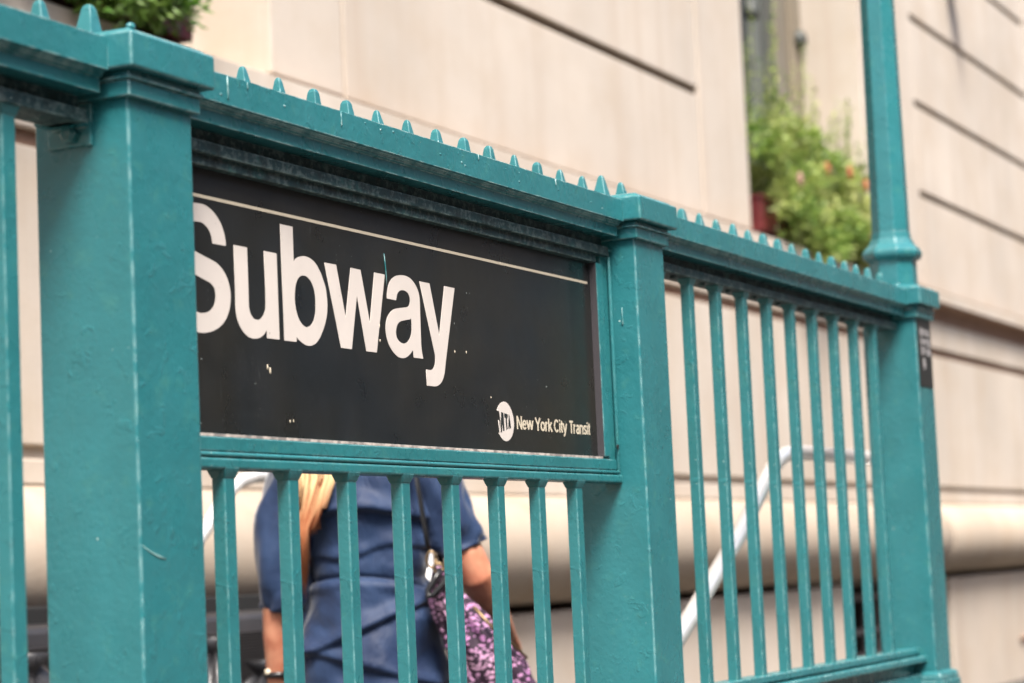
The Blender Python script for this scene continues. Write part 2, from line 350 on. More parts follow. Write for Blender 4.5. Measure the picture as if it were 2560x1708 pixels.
LET = {'u':[(3583,4829,1),(3942,4827,1),(3946,4201,1),(3942,3986,0),(3956,3907,0),(3999,3840,0),(4070,3791,0),(4164,3781,0),(4250,3798,0),(4330,3851,0),(4388,3921,0),(4412,4004,0),(4422,4243,1),(4416,4826,1),(4773,4825,1),(4776,3532,1),(4414,3529,1),(4416,3646,1),(4331,3574,0),(4214,3521,0),(4061,3497,0),(3912,3510,0),(3786,3565,0),(3680,3647,0),(3613,3751,0),(3583,3857,0),(3580,3956,0),(3585,4253,1)],
'b':[(4908,5284,1),(5269,5284,1),(5264,4748,1),(5332,4801,0),(5436,4841,0),(5569,4865,0),(5701,4861,0),(5843,4826,0),(5962,4759,0),(6078,4643,0),(6163,4513,0),(6209,4422,0),(6236,4281,0),(6238,4154,0),(6210,4003,0),(6148,3872,0),(6055,3738,0),(5953,3626,0),(5834,3545,0),(5687,3501,0),(5545,3502,0),(5426,3533,0),(5328,3572,0),(5270,3608,1),(5269,3532,1),(4908,3528,1)],
'b0':[(5542,4566,0),(5649,4555,0),(5758,4497,0),(5833,4404,0),(5876,4282,0),(5881,4146,0),(5863,4008,0),(5808,3899,0),(5720,3819,0),(5595,3778,0),(5485,3796,0),(5378,3866,0),(5306,3974,0),(5264,4105,0),(5264,4250,0),(5293,4377,0),(5350,4476,0),(5435,4541,0)],
'w':[(6199,4829,1),(6559,4831,1),(6803,4020,1),(7023,4827,1),(7338,4825,1),(7585,3993,1),(7795,4827,1),(8145,4825,1),(7774,3532,1),(7430,3530,1),(7187,4392,1),(6961,3532,1),(6616,3531,1)],
'a':[(8190,4439,1),(8196,4512,0),(8231,4604,0),(8285,4698,0),(8385,4780,0),(8530,4839,0),(8709,4869,0),(8887,4870,0),(9052,4836,0),(9179,4768,0),(9269,4685,0),(9321,4587,0),(9336,4474,0),(9329,4108,1),(9323,3766,1),(9342,3642,0),(9376,3528,1),(9037,3528,1),(9018,3649,1),(8922,3581,0),(8798,3522,0),(8653,3494,0),(8490,3509,0),(8332,3577,0),(8202,3679,0),(8130,3796,0),(8107,3928,0),(8127,4040,0),(8193,4145,0),(8293,4225,0),(8413,4279,0),(8556,4308,0),(8747,4335,0),(8904,4361,0),(8968,4409,0),(8991,4479,0),(8968,4545,0),(8901,4602,0),(8795,4623,0),(8688,4617,0),(8603,4587,0),(8539,4531,0),(8501,4435,1)],
'a0':[(9001,4180,1),(8947,4156,0),(8777,4128,0),(8633,4101,0),(8535,4054,0),(8478,3988,0),(8453,3908,0),(8470,3831,0),(8535,3774,0),(8627,3744,0),(8721,3740,0),(8830,3766,0),(8931,3835,0),(8994,3924,0),(9011,4016,1)],
'y':[(9354,4827,1),(9715,4823,1),(10003,3962,1),(10263,4828,1),(10647,4825,1),(10195,3512,1),(10142,3347,0),(10082,3240,0),(9986,3154,0),(9856,3101,0),(9743,3086,1),(9465,3087,1),(9471,3355,1),(9643,3356,0),(9732,3387,0),(9793,3454,0),(9815,3536,0),(9814,3604,0),(9785,3695,1)],
'S':[(3371,4790,1),(3362,4880,0),(3331,4976,0),(3274,5078,0),(3189,5167,0),(3086,5239,0),(2964,5293,0),(2825,5325,0),(2684,5327,0),(2560,5318,0),(2427,5287,0),(2282,5237,0),(2153,5169,0),(2049,5083,0),(1980,4989,0),(1934,4897,0),(1910,4796,0),(1905,4717,0),(1918,4629,0),(1969,4520,0),(2054,4430,0),(2158,4385,0),(2298,4347,0),(2591,4289,0),(2763,4249,0),(2885,4224,0),(2963,4197,0),(3023,4154,0),(3051,4088,0),(3056,4020,0),(3033,3940,0),(2979,3867,0),(2896,3812,0),(2789,3778,0),(2683,3764,0),(2600,3764,0),(2520,3785,0),(2448,3825,0),(2390,3884,0),(2358,3949,0),(2345,4021,1),(1989,4020,1),(1998,3930,0),(2029,3834,0),(2086,3732,0),(2171,3643,0),(2274,3571,0),(2396,3517,0),(2535,3487,0),(2667,3483,0),(2790,3494,0),(2933,3523,0),(3078,3573,0),(3207,3641,0),(3311,3727,0),(3380,3821,0),(3426,3913,0),(3450,4014,0),(3455,4093,0),(3442,4181,0),(3391,4300,0),(3306,4400,0),(3202,4474,0),(3062,4529,0),(2817,4578,0),(2566,4630,0),(2475,4655,0),(2397,4685,0),(2337,4727,0),(2309,4790,0),(2304,4860,0),(2327,4930,0),(2381,4985,0),(2464,5030,0),(2560,5056,0),(2634,5062,0),(2739,5061,0),(2826,5037,0),(2912,4993,0),(2970,4926,0),(3002,4861,0),(3015,4789,1)]}
def smooth_loop(pts):
    out = []; n = len(pts)
    for i in range(n):
        a, b, c, d = pts[i-1], pts[i], pts[(i+1) % n], pts[(i+2) % n]
        out.append((b[0], b[1]))
        if b[2] and c[2]: continue
        k = 5
        for j in range(1, k):
            t_ = j/k
            m1 = ((c[0]-a[0])/2, (c[1]-a[1])/2) if not b[2] else ((c[0]-b[0]), (c[1]-b[1]))
            m2 = ((d[0]-b[0])/2, (d[1]-b[1])/2) if not c[2] else ((c[0]-b[0]), (c[1]-b[1]))
            h00 = 2*t_**3-3*t_**2+1; h10 = t_**3-2*t_**2+t_; h01 = -2*t_**3+3*t_**2; h11 = t_**3-t_**2
            out.append(tuple(h00*b[q]+h10*m1[q]*.9+h01*c[q]+h11*m2[q]*.9 for q in (0, 1)))
    return out
def glyph(name, loops, mat_, parent, y=.0698, th=.0006):
    cu = bpy.data.curves.new('g', 'CURVE'); cu.dimensions = '2D'; cu.fill_mode = 'BOTH'; cu.extrude = th/2
    for lp in loops:
        s = cu.splines.new('POLY'); s.points.add(len(lp)-1); s.use_cyclic_u = True
        for p, q in zip(s.points, lp): p.co = (q[0], q[1], 0, 1)
    o = bpy.data.objects.new('g', cu); C.objects.link(o)
    dg = bpy.context.evaluated_depsgraph_get(); dg.update()
    me = bpy.data.meshes.new_from_object(o.evaluated_get(dg)); bpy.data.objects.remove(o)
    base = rootloc(parent)
    for v in me.vertices: v.co = Vector((v.co.x, y+v.co.z, v.co.y))-base
    me.materials.clear(); me.materials.append(mat_)
    r = bpy.data.objects.new(name, me); return put(r, parent)
sc4 = lambda L: [(x/1e4, z/1e4, f) for x, z, f in L]
for ch in 'Subway':
    loops = [smooth_loop(sc4(LET[ch]))]
    if ch+'0' in LET: loops.append(smooth_loop(sc4(LET[ch+'0'])))
    glyph('letter', loops, WHITE, panel)
m = MB(); m.box(XL+.004, 1.640, .0694, .0701, .5416, .5462); obj('top_line', m, CREAM, panel)
disc = [(1.2114,.2779),(1.2154,.2832),(1.2227,.289),(1.2319,.2932),(1.2409,.2949),(1.2506,.2941),(1.261,.2898),(1.2701,.2821),(1.2761,.2729),(1.279,.2628),(1.2792,.2542),(1.2762,.2447),(1.2703,.236),(1.2617,.2293),(1.2525,.2256),(1.2436,.2247),(1.233,.2263),(1.2237,.2311),(1.2183,.2351),(1.2151,.2376),(1.2178,.2392),(1.2231,.2399),(1.2249,.2578),(1.2202,.2768)]
roundel = glyph('roundel', [smooth_loop([(x, z, 1 if i in (0, 18, 19, 20, 21, 22, 23) else 0) for i, (x, z) in enumerate(disc)])], WHITE, panel)
glyph('roundel_edge', [[(1.2161,.2612),(1.218,.2605),(1.2231,.2399),(1.2178,.2392)]], WHITE, roundel, .0697)
for lp in ([(1.2278,.2757),(1.2363,.2746),(1.2382,.2436),(1.2331,.2426),(1.2307,.2576),(1.2272,.2407),(1.2231,.2399),(1.2249,.2578)],
           [(1.2398,.2745),(1.2543,.2727),(1.2533,.2665),(1.2498,.2668),(1.2511,.2464),(1.2467,.2456),(1.2446,.2674),(1.24,.2672)],
           [(1.2582,.2722),(1.2606,.2721),(1.2657,.249),(1.2617,.2485),(1.2611,.2523),(1.2585,.2518),(1.2591,.2477),(1.2551,.2472)]):
    glyph('roundel_letter', [lp], DARKV, roundel, .0693)
arc = lambda cx_, cz_, rx, rz, a0, a1, n=14: [(cx_+rx*math.cos(math.radians(a0+(a1-a0)*k/n)), cz_+rz*math.sin(math.radians(a0+(a1-a0)*k/n))) for k in range(n+1)]
XH = .74
SG = {   # narrow grotesque, strokes in units of the capital height: advance, strokes
 'N': (.66, [[(.09, 0), (.09, 1)], [(.09, .97), (.57, .03)], [(.57, 0), (.57, 1)]]),
 'e': (.54, [[(.10, .40), (.44, .40)], arc(.27, XH/2, .19, XH/2-.07, 8, 325)]),
 'w': (.78, [[(.04, XH), (.20, .03)], [(.20, .03), (.39, XH)], [(.39, XH), (.58, .03)], [(.58, .03), (.74, XH)]]),
 'Y': (.60, [[(.03, 1), (.30, .44)], [(.57, 1), (.30, .44)], [(.30, .46), (.30, 0)]]),
 'o': (.55, [arc(.275, XH/2, .195, XH/2-.07, 0, 360, 22)]),
 'r': (.36, [[(.09, 0), (.09, XH)], arc(.30, .42, .21, .26, 180, 95, 6)]),
 'k': (.52, [[(.09, 0), (.09, 1)], [(.44, XH), (.12, .33)], [(.20, .42), (.47, 0)]]),
 'C': (.66, [arc(.34, .5, .255, .43, 42, 318, 22)]),
 'i': (.20, [[(.10, 0), (.10, XH)], [(.10, .87), (.10, 1)]]),
 't': (.32, [[(.14, .92), (.14, .14)], arc(.25, .14, .11, .07, 180, 280, 5), [(.02, XH-.06), (.29, XH-.06)]]),
 'y': (.50, [[(.03, XH), (.25, .02)], [(.47, XH), (.20, -.20)], [(.20, -.20), (.06, -.21)]]),
 'T': (.56, [[(.02, .93), (.54, .93)], [(.28, .93), (.28, 0)]]),
 'a': (.52, [arc(.25, XH-.22, .16, .15, 165, 0, 8)+[(.41, .0)], arc(.24, .21, .16, .15, 60, 300, 12), [(.24, .40), (.41, .44)]]),
 'n': (.54, [[(.09, 0), (.09, XH)], arc(.27, XH-.24, .18, .17, 180, 0, 10)+[(.45, 0)]]),
 's': (.48, [arc(.24, XH-.20, .16, .13, 20, 250, 9)+arc(.24, .20, .17, .13, 70, -160, 9)]),
}
def stroke_word(wd, x0, x1, zb, cap, y):
    tot = sum(SG[c][0] for c in wd); kx = (x1-x0)/tot/1.0; m = MB(); x = x0; q = 0
    for c in wd:
        for st in SG[c][1]:
            wdt = .078
            L_ = []; R_ = []
            for i, p in enumerate(st):
                a = st[max(i-1, 0)]; b = st[min(i+1, len(st)-1)]; d = Vector((b[0]-a[0], b[1]-a[1])); d.normalize(); n_ = Vector((-d.y, d.x))*wdt
                L_.append((p[0]+n_.x, p[1]+n_.y)); R_.append((p[0]-n_.x, p[1]-n_.y))
            q += 1; yy = y-.00002*(q % 7)
            f = lambda P_: (x+P_[0]*kx, yy, zb+P_[1]*cap)
            vs = [f(P_) for P_ in L_]+[f(P_) for P_ in R_]; n = len(st)
            m.add(vs, [(i, i+1, n+i+1, n+i) for i in range(n-1)])
        x += SG[c][0]*kx
    o = obj('text_line', m, CREAM, panel, fix=False); return o
for wd, a, b in (('New', 1.2905, 1.3612), ('York', 1.3705, 1.4455), ('City', 1.4525, 1.5110), ('Transit', 1.5225, 1.6215)):
    stroke_word(wd, a, b, .2478, .0240, .0696)
# little chips of plaster and paint stuck to the panel
for x, z, s in ((.448, .305, 1.0), (.441, .310, .8), (.5, .232, .5), (.51, .233, .4), (.79, .397, .6), (.79, .373, .5), (1.056, .372, .5), (1.10, .374, .5), (1.19, .300, .35)):
    m = MB(); m.ellip((x, .0697, z), (.0022*s, .0008, .0055*s), 8, 6); obj('paint_fleck', m, CREAM, panel)
m = MB(); m.tube([(.8140, .0692, .517), (.8165, .0692, .500), (.8190, .0692, .480), (.8180, .0692, .464)], [.0006, .0012, .0009, .0004], 8); obj('paint_run', m, PAINTR, panel)

GREYV = vinyl('worn_white_vinyl', (.26, .25, .25))
# small black notice plate on the far post
plate = thing('notice_plate', (X3+.07, -.002, .445), 'small black notice plate with white marks, fixed to the railing post that carries the lamp', 'notice')
m = MB(); m.box(X3+.006, X3+W-.012, -.0025, -.0003, .446, .628); pl = obj('plate', m, DARKV, plate, .0006)
for x0, x1, z0, z1 in ((.028,.052,.585,.607),(.060,.082,.586,.606),(.092,.116,.585,.604),(.030,.044,.560,.580),(.052,.090,.562,.577),(.100,.124,.556,.580),(.034,.052,.533,.555),(.060,.074,.535,.556),(.088,.128,.532,.551)):
    m = MB(); m.box(X3+x0, X3+x1, -.0032, -.0024, z0, z1); obj('white_mark', m, GREYV, pl)
m = MB(); m.lathe([(0, 0), (.014, 0), (.014, .0008), (0, .0008)], 0, 0, 20); m.v = [(X3+.058+x, -.0032+z, .508+y*1.2) for x, y, z in m.v]; obj('white_dot', m, GREYV, pl)

# ------------------------------------------------------------------ lamp post standing on the far post
lamp = thing('lamp_post', (X3+W/2, W/2, .715), 'tall teal eight-sided lamp pole with a ringed foot rising from the far railing post', 'lamp post')
cx, cy = X3+W/2, W/2; r8 = PI/8+math.radians(3)
m = MB(); m.lathe([(.073, .712), (.073, .722), (.0675, .728), (.0665, .795), (.070, .802)], cx, cy, 8, r8); obj('foot', m, PAINT, lamp, .003)
m = MB(); m.lathe([(.070, .800), (.080, .806), (.0835, .815), (.0835, .824), (.078, .833), (.066, .845), (.057, .862), (.0535, .882)], cx, cy, 8, r8); obj('ring', m, PAINT, lamp, .003)
m = MB(); m.lathe([(.0535, .880), (.0475, 1.62), (.044, 2.3), (.043, 2.9)], cx, cy, 8, r8); obj('pole', m, PAINT, lamp, .0025)
m = MB(); m.lathe([(.045, 2.895), (.070, 2.91), (.075, 2.95), (.05, 2.975), (.05, 3.0)], cx, cy, 8, r8); obj('collar', m, PAINT, lamp, .003)
m = MB(); m.ellip((cx, cy, 3.14), (.16, .16, .16), 24, 16); obj('globe', m, mat('green_globe', (.03, .22, .10), .2), lamp)
# ------------------------------------------------------------------ ground, kerb, stair pit
def struct(name, mb, m_, bev=0): return tag(obj(name, mb, m_, None, bev), kind='structure')
G = -H
m = MB()
xs = (-60, -3.4, 3.21, 60); ys = (-4.6, .15, 2.12, 2.95)
idx = {}
vs = [(x, y, G) for y in ys for x in xs]; fs = []
for j in range(3):
    for i in range(3):
        if (i, j) == (1, 1): continue
        a = j*4+i; fs.append((a, a+1, a+5, a+4))
m.add(vs, fs); struct('pavement', m, CONC)
m = MB(); m.add([(-60,-60,G-.13), (60,-60,G-.13), (60,-4.75,G-.13), (-60,-4.75,G-.13)], [(0,1,2,3)]); struct('road', m, ASPH)
m = MB(); m.box(-60, 60, -4.75, -4.6, G-.3, G+.002); struct('kerb', m, GRANITE, .01)
m = MB(); m.box(-3.5, X3+.25, -.05, .20, G-.02, -.50); m.box(-3.5, X3+.25, 2.12, 2.175, G-.02, G+.16)
struct('granite_plinth', m, GRANITE, .012)
m = MB(); m.box(3.2, X3+2.4, .20, 2.12, G-.2, -.66)
for k in range(1, 19):
    m.box(3.2-.3*k, 3.2-.3*(k-1)-.0005, .20, 2.12, -.66-.17*k-.25, -.66-.17*k)
struct('stairs', m, CONC, .006)
m = MB(); m.box(-3.5, 3.49, .10, .196, -4.2, G-.021); m.box(-3.5, 3.49, 2.124, 2.25, -4.2, G-.024); struct('stairwell_walls', m, STONE2)

# ------------------------------------------------------------------ handrails
def handrail(y, path, label, xe=4.62):
    h = thing('handrail', (3.6, y, -.66), label, 'handrail', 'tubular handrails at the head of the stairs')
    pts = [(x, y, z) for x, z in path]; zz = pts[-1][2]
    pts += [(xe-.1, y, zz), (xe-.03, y, zz-.012), (xe, y, zz-.05)]
    m = MB(); m.tube(pts, .0215, 16); tb = obj('tube', m, STEEL, h)
    m = MB(); m.tube([(xe, y, zz-.05), (xe, y, -.66)], .0195, 14); m.lathe([(.05, -.66), (.05, -.65), (.02, -.645)], xe, y, 16); obj('upright', m, STEEL, h)
    m = MB(); m.tube([(2.2, y, path[0][1]+.515*(2.2-path[0][0])-.01), (2.2, y, -1.6)], .0195, 14); obj('upright', m, STEEL, h)
    return h
handrail(.35, [(1.2,-.97),(2.795,-.150),(3.201,.062),(3.40,.188),(3.47,.228),(3.53,.257),(3.59,.275),(3.66,.283),(3.80,.285)], 'pale handrail seen between the bars of the right-hand railing bay')
handrail(2.0, [(1.2,-1.15),(2.6,-.30),(3.0,-.03),(3.243,.150),(3.33,.222),(3.38,.262),(3.44,.292),(3.52,.308),(3.62,.312),(3.85,.312)], 'pale handrail behind the woman on the building side of the stairs')

# ------------------------------------------------------------------ the building
bld = thing('stone_building', (9, 3.2, G), 'cream limestone building with a rounded base moulding, grooved courses and deep windows', 'building')
YF = 2.9
m = MB()
def blk(x0, x1, z0, z1, y=YF, y1=3.6): m.box(x0, x1, y, y1, z0, z1)
# base course with two cellar openings
for x0, x1 in ((-8, 2.0), (5.62, 12.02), (14.62, 30)): m.box(x0, x1, 2.862, 3.6, G-.02, -.208)
base = obj('base_course', m, STONE2, bld, .02, 3)
m = MB()
m.box(-8, 30, 2.93, 3.6, -.165, .47); m.box(-8, 30, 3.25, 3.6, -.23, -.166); m.box(-8, 30, 2.9, 2.94, .335, .418)      # behind the torus, fillet
m.box(-8, 30, 2.935, 3.6, .468, 1.50)
xj = [-8, -4.4, -1.1, 2.35, 5.9, 9.6, 13.0, 17.2, 21, 25, 30]
for a, b in zip(xj[:-1], xj[1:]): m.box(a+.0015, b-.0015, 2.9, 2.936, .462, 1.440)
m.box(-8, 30, 2.9, 3.6, 1.502, 1.705)
lower = obj('wall', m, STONE, bld, .006)
for a, b in ((.416, .470), (1.438, 1.504)): obj('joint', MB().box(-8, 30, 2.931, 2.9345, a, b), STAIN_SHADE, lower)
# rounded torus moulding, in two lengths
m = MB()
for x0, x1 in ((-8, 14.06), (14.085, 30)):
    prof_ = [(2.93-.262*math.cos(a)*1.0, .080+.252*math.sin(a)) for a in [math.radians(-90+180*k/24) for k in range(25)]]
    prof_ += [(2.96, .332), (2.96, -.172)]
    m.prof(prof_, x0, x1, True)
obj('torus_moulding', m, TORUS, bld, .012, 2)
# string course: cove and band
m = MB(); cov = [(2.905, 1.702)]+[(2.905-.095*(1-math.cos(a)), 1.702+.125*math.sin(a)) for a in [PI/2*k/6 for k in range(1, 7)]]
cov += [(2.80, 1.827), (2.80, 1.900), (2.9, 1.935), (2.97, 1.935), (2.97, 1.702)]
m.prof(cov, -8, 30); sco = obj('string_course', m, STAIN_SHADE, bld, .004)  # the brown paints in the shade on the cove's underside
m = MB(); m.box(-8, 30, 2.797, 2.96, 1.829, 1.902); m.box(-8, 30, 2.89, 2.96, 1.9015, 1.938); obj('fillet', m, STONE, sco, .004)
m = MB()
for x0, x1 in ((-8, 2.0), (5.2, 10.70), (13.15, 18.9), (21.4, 30)): m.box(x0, x1, 2.935, 3.6, 1.934, 6.4)
m.box(-8, 30, 2.9, 3.6, 6.4, 15)  # upper wall out of view, carried up to block the sky behind
zs = [1.950, 2.635, 2.685, 3.325, 3.375, 3.985, 4.035, 4.655, 4.705, 5.36, 5.41, 6.39]
for a, b in ((-8, 1.5), (5.80, 9.91), (14.56, 18.4), (21.9, 30)):
    for k in range(0, len(zs), 2): m.box(a, b, 2.9, 2.938, zs[k], zs[k+1])
for a, b in ((1.515, 2.0), (5.2, 5.765), (9.925, 10.70), (13.15, 14.525), (18.415, 18.9), (21.4, 21.885)): m.box(a, b, 2.893, 2.939, 1.950, 6.39)
upper = obj('wall', m, STONE, bld, .006)
for a, b in ((-8, 1.51), (5.79, 9.92), (14.55, 18.41), (21.89, 30)):
    for z in (2.66, 3.35, 4.01, 4.68, 5.385): obj('joint', MB().box(a, b, 2.925, 2.9345, z-.03, z+.03), MORTAR, upper)
obj('joint', MB().box(5.766, 5.799, 2.920, 2.9345, 1.95, 6.38), STAIN_SHADE, upper)
for x0, x1 in ((2.0, 5.2), (10.70, 13.15), (18.9, 21.4)):
    m = MB(); m.box(x0, x1, 3.40, 3.5, 1.935, 6.4); wn = obj('window', m, GLASS, bld)
    m = MB(); m.box(x0, x1, 2.905, 3.4, 1.90, 1.949); obj('sill', m, STONE2, wn, .006)
    m = MB(); wd = x1-x0
    for a, b in ((.0, .10), (.42, .47), (.80, .90)): m.box(x0+wd*a, x0+wd*b, 3.33, 3.41, 1.95, 6.4)
    m.box(x0, x1, 3.34, 3.40, 4.6, 4.75)
    obj('frame', m, FRAME, wn, .02, 3)
    m = MB()
    for a, b in ((.71, .80), (.10, .13), (.37, .42), (.47, .50)): m.box(x0+wd*a, x0+wd*b, 3.34, 3.402, 1.95, 6.4)
    obj('sash', m, FRAMED, wn, .006)
    m = MB(); m.box(x0+wd*.63, x0+wd*.71, 3.36, 3.402, 1.95, 6.4); m.box(x0+wd*.21, x0+wd*.30, 3.36, 3.402, 1.95, 6.4); obj('shutter_slat', m, FRAMEG, wn, .01)
    m = MB(); m.box(x0+wd*.905, x0+wd, 3.30, 3.41, 1.95, 6.4); obj('jamb', m, FRAMET, wn, .02)
    for a, z in ((.545, 3.60), (.955, 3.60)):
        m = MB(); m.ellip((x0+wd*a, 3.28, z), (.07, .05, .07)); obj('shutter_knob', m, FRAMED, wn)
for x0, x1 in ((2.0, 5.62), (12.02, 14.62)):
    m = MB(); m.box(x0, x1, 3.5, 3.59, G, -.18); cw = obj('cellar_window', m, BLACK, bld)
    m = MB()
    for z in (-.30, -.53, -.70): m.box(x0, x1, 3.02, 3.06, z-.02, z+.02)
    for k in range(1, 8): m.box(x0+(x1-x0)*k/8-.015, x0+(x1-x0)*k/8+.015, 3.025, 3.055, G, -.2)
    if x0 > 10: obj('bars', m, mat('galvanised_bar', (.12, .115, .12), .5, .3), cw)
rb = thing('ribbed_container', (3.0, 2.45, G), 'long black ribbed plastic container standing low against the building, behind the stairs', 'container')
pf = []; zz = -.215
pf = [(2.635, G+.002), (2.635, -.14), (2.62, -.112), (2.61, -.102), (2.53, -.106), (2.51, -.114), (2.495, -.130), (2.487, -.16)]
zz = -.17
while zz > -.86:
    pf += [(2.485, zz), (2.478, zz-.002), (2.478, zz-.006), (2.485, zz-.008)]; zz -= .010
pf += [(2.485, G+.002)]
sh = MB(); sh.prof(pf, 1.0, 4.86); obj('ribbed_shell', sh, RIB, rb)
m = MB(); m.box(1.02, 4.84, 2.575, 2.64, -.12, -.052); obj('gap_shade', m, BLACK, rb, .006)  # black slab standing in for the shadow between container and moulding
# wall lantern far up, only its foot shows at the top edge
ln = thing('wall_lantern', (15.75, 2.7, 4.4), 'dark iron wall lantern high on the grooved stonework, its base at the top edge', 'lantern')
m = MB(); m.lathe([(.02, 4.40), (.10, 4.43), (.14, 4.50), (.13, 4.60), (.06, 4.64), (.02, 4.66)], 15.75, 2.74, 8); obj('lantern_body', m, FRAMED, ln, .01)
m = MB(); m.box(15.72, 15.78, 2.74, 2.92, 4.60, 4.63); obj('bracket', m, FRAMED, ln)
# scuffed hole in the base course on the right
m = MB(); m.tube([(16.62, 2.859, -.755), (16.75, 2.858, -.745), (16.9, 2.858, -.742), (17.02, 2.859, -.735)], [.02, .035, .03, .018], 8, True, .25); obj('chipped_hole', m, STAIN_SHADE, base)

# bin bags against the container
def bag(c, r, seed, label):
    b = thing('refuse_bag', (c[0], c[1], G), label, 'bin bag', 'black bin bags heaped against the ribbed container')
    m = MB(); m.ellip(c, r, 40, 26); out = []
    for p in m.v:
        d = Vector(p)-Vector(c); n_ = noise.noise(Vector((d.x*5, d.y*5, d.z*5+seed)))*.14+noise.noise(Vector((d.x*14, d.y*14, d.z*9+seed)))*.07
        d = d*(1+n_+.05*math.sin(9*math.atan2(d.y, d.x)+seed)*max(0, d.z/r[2])); q = Vector(c)+d; q.z = max(q.z, G+.002); out.append(tuple(q))
    m.v = out; bd = obj('bag', m, PLAS, b)
    m = MB(); m.lathe([(.05, c[2]+r[2]*.9), (.02, c[2]+r[2]*.98), (.035, c[2]+r[2]*1.05), (.07, c[2]+r[2]*1.15)], c[0], c[1], 9, 0, True); obj('knot', m, PLAS, b)
bag((2.84, 2.335, -.66), (.22, .13, .42), 1.0, 'black bin bag seen low between the leftmost bars')
bag((3.78, 2.33, -.67), (.17, .13, .43), 4.0, 'black bin bag seen just right of the near post')
bag((4.10, 2.34, -.70), (.16, .12, .38), 8.0, 'black bin bag half hidden by the woman\'s left forearm')

# ------------------------------------------------------------------ planters
def leaf(m, c, s, d, up):
    d = d.normalized(); w_ = d.cross(up).normalized()*s*.33; u_ = w_.cross(d).normalized()*s*.10
    m.add([c, c+d*s*.45+w_-u_, c+d*s, c+d*s*.45-w_-u_, c+d*s*.45+u_*.6], [(0,1,4), (1,2,4), (2,3,4), (3,0,4)])
def planter(x0, x1, lm, label, plabel, seed, flowers, tall, dens, spill, z0=1.952):
    random.seed(seed)
    b = thing('planter_box', ((x0+x1)/2, 3.0, z0), label, 'planter', 'red planter boxes on the window sills')
    m = MB(); m.box(x0, x1, 2.86, 3.14, z0+.002, z0+.215); bx = obj('box', m, REDBOX, b, .008)
    m = MB(); m.box(x0-.008, x1+.008, 2.85, 3.15, z0+.20, z0+.225); obj('rim', m, REDBOX, b, .006)
    m = MB(); m.box(x0+.01, x1-.01, 2.87, 3.13, z0+.2, z0+.228); obj('soil', m, SOIL, b)
    p = thing('potted_plant', ((x0+x1)/2, 3.0, z0+.23), plabel, 'plant', 'bushy plants spilling from the planter boxes')
    lf = MB(); st = MB(); fl = MB()
    clumps = []
    n = int((x1-x0)*dens)
    for i in range(n):
        x = x0+.05+(x1-x0-.1)*(i+random.random())/n
        h = tall(x)*random.uniform(.25, 1.15)
        clumps.append((Vector((x+random.uniform(-.05, .05), random.uniform(2.76, 3.12), z0+.22+h*random.uniform(.35, 1))), random.uniform(.08, .17)))
        if random.random() < .75 and spill(x):
            clumps.append((Vector((x, random.uniform(2.70, 2.86), z0+random.uniform(-.03, .24))), random.uniform(.08, .14)))
    for c, r in clumps:
        bx_ = Vector((c.x+random.uniform(-.1, .1), 2.98, z0+.2))
        st.tube([bx_, (bx_+c)/2+Vector((random.uniform(-.04, .04), -.02, .03)), c], [.006, .004, .002], 5)
        for _ in range(int(200*r/.12*.5)):
            v = Vector((random.gauss(0, 1), random.gauss(0, 1), random.gauss(0, .85))); v = v.normalized()*r*random.uniform(.35, 1.1)
            d = (v.normalized()+Vector((random.uniform(-.6, .6), random.uniform(-.6, .2), random.uniform(-.5, .7))))
            leaf(lf, c+v, random.uniform(.035, .062), d, Vector((random.uniform(-.5, .5), random.uniform(-.8, -.1), 1)))
    for _ in range(int((x1-x0)*17)):        # loose shoots above the mass
        x = random.uniform(x0+.05, x1-.05); h = tall(x)*random.uniform(1.1, 2.1)
        a = Vector((x, random.uniform(2.85, 3.05), z0+.3)); e = a+Vector((random.uniform(-.18, .18), random.uniform(-.12, .1), h))
        st.tube([a, (a+e)/2+Vector((random.uniform(-.03, .03), 0, 0)), e], [.004, .003, .0015], 5)
        for k in range(14):
            t_ = .35+.65*k/13; c = a.lerp(e, t_); leaf(lf, c, random.uniform(.03, .05), Vector((random.uniform(-1, 1), random.uniform(-1, 1), random.uniform(0, .8))), Vector((.1, -.3, 1)))
    obj('foliage', lf, lm, p, fix=False); obj('stems', st, STEM, p)
    for k, (x, y, z, col) in enumerate(flowers):
        f = MB()
        for q in range(7):
            a = 2*PI*q/7; f.ellip((x+.026*math.cos(a), y-.01, z+.026*math.sin(a)), (.022, .012, .022), 8, 6)
        f.ellip((x, y-.016, z), (.018, .014, .018), 8, 6); obj('flower', f, PETAL if col else PETALP, p)
t2 = lambda x: .62-.16*max(0, min(1, (x-11.0)/1.6))+(.10 if x < 11.15 else 0)
planter(10.80, 13.05, LEAF, 'red planter box on the right-hand window sill, mostly hidden by pale green plants', 'loose pale green plants with orange flowers in the right-hand window', 11,
        [(11.62, 2.70, 2.42, 1), (12.10, 2.70, 2.46, 1), (12.45, 2.70, 2.42, 1), (11.0, 2.68, 2.27, 0), (12.45, 2.68, 2.10, 0)], t2, 24, lambda x: x > 10.97)
t1 = lambda x: .36 if x < 4.1 else .16
planter(2.05, 4.60, LEAFD, 'dark red planter box on the left-hand window sill above the near post cap', 'dense deep green plants over the near post cap in the left-hand window', 5, [], t1, 26, lambda x: x < 4.30)
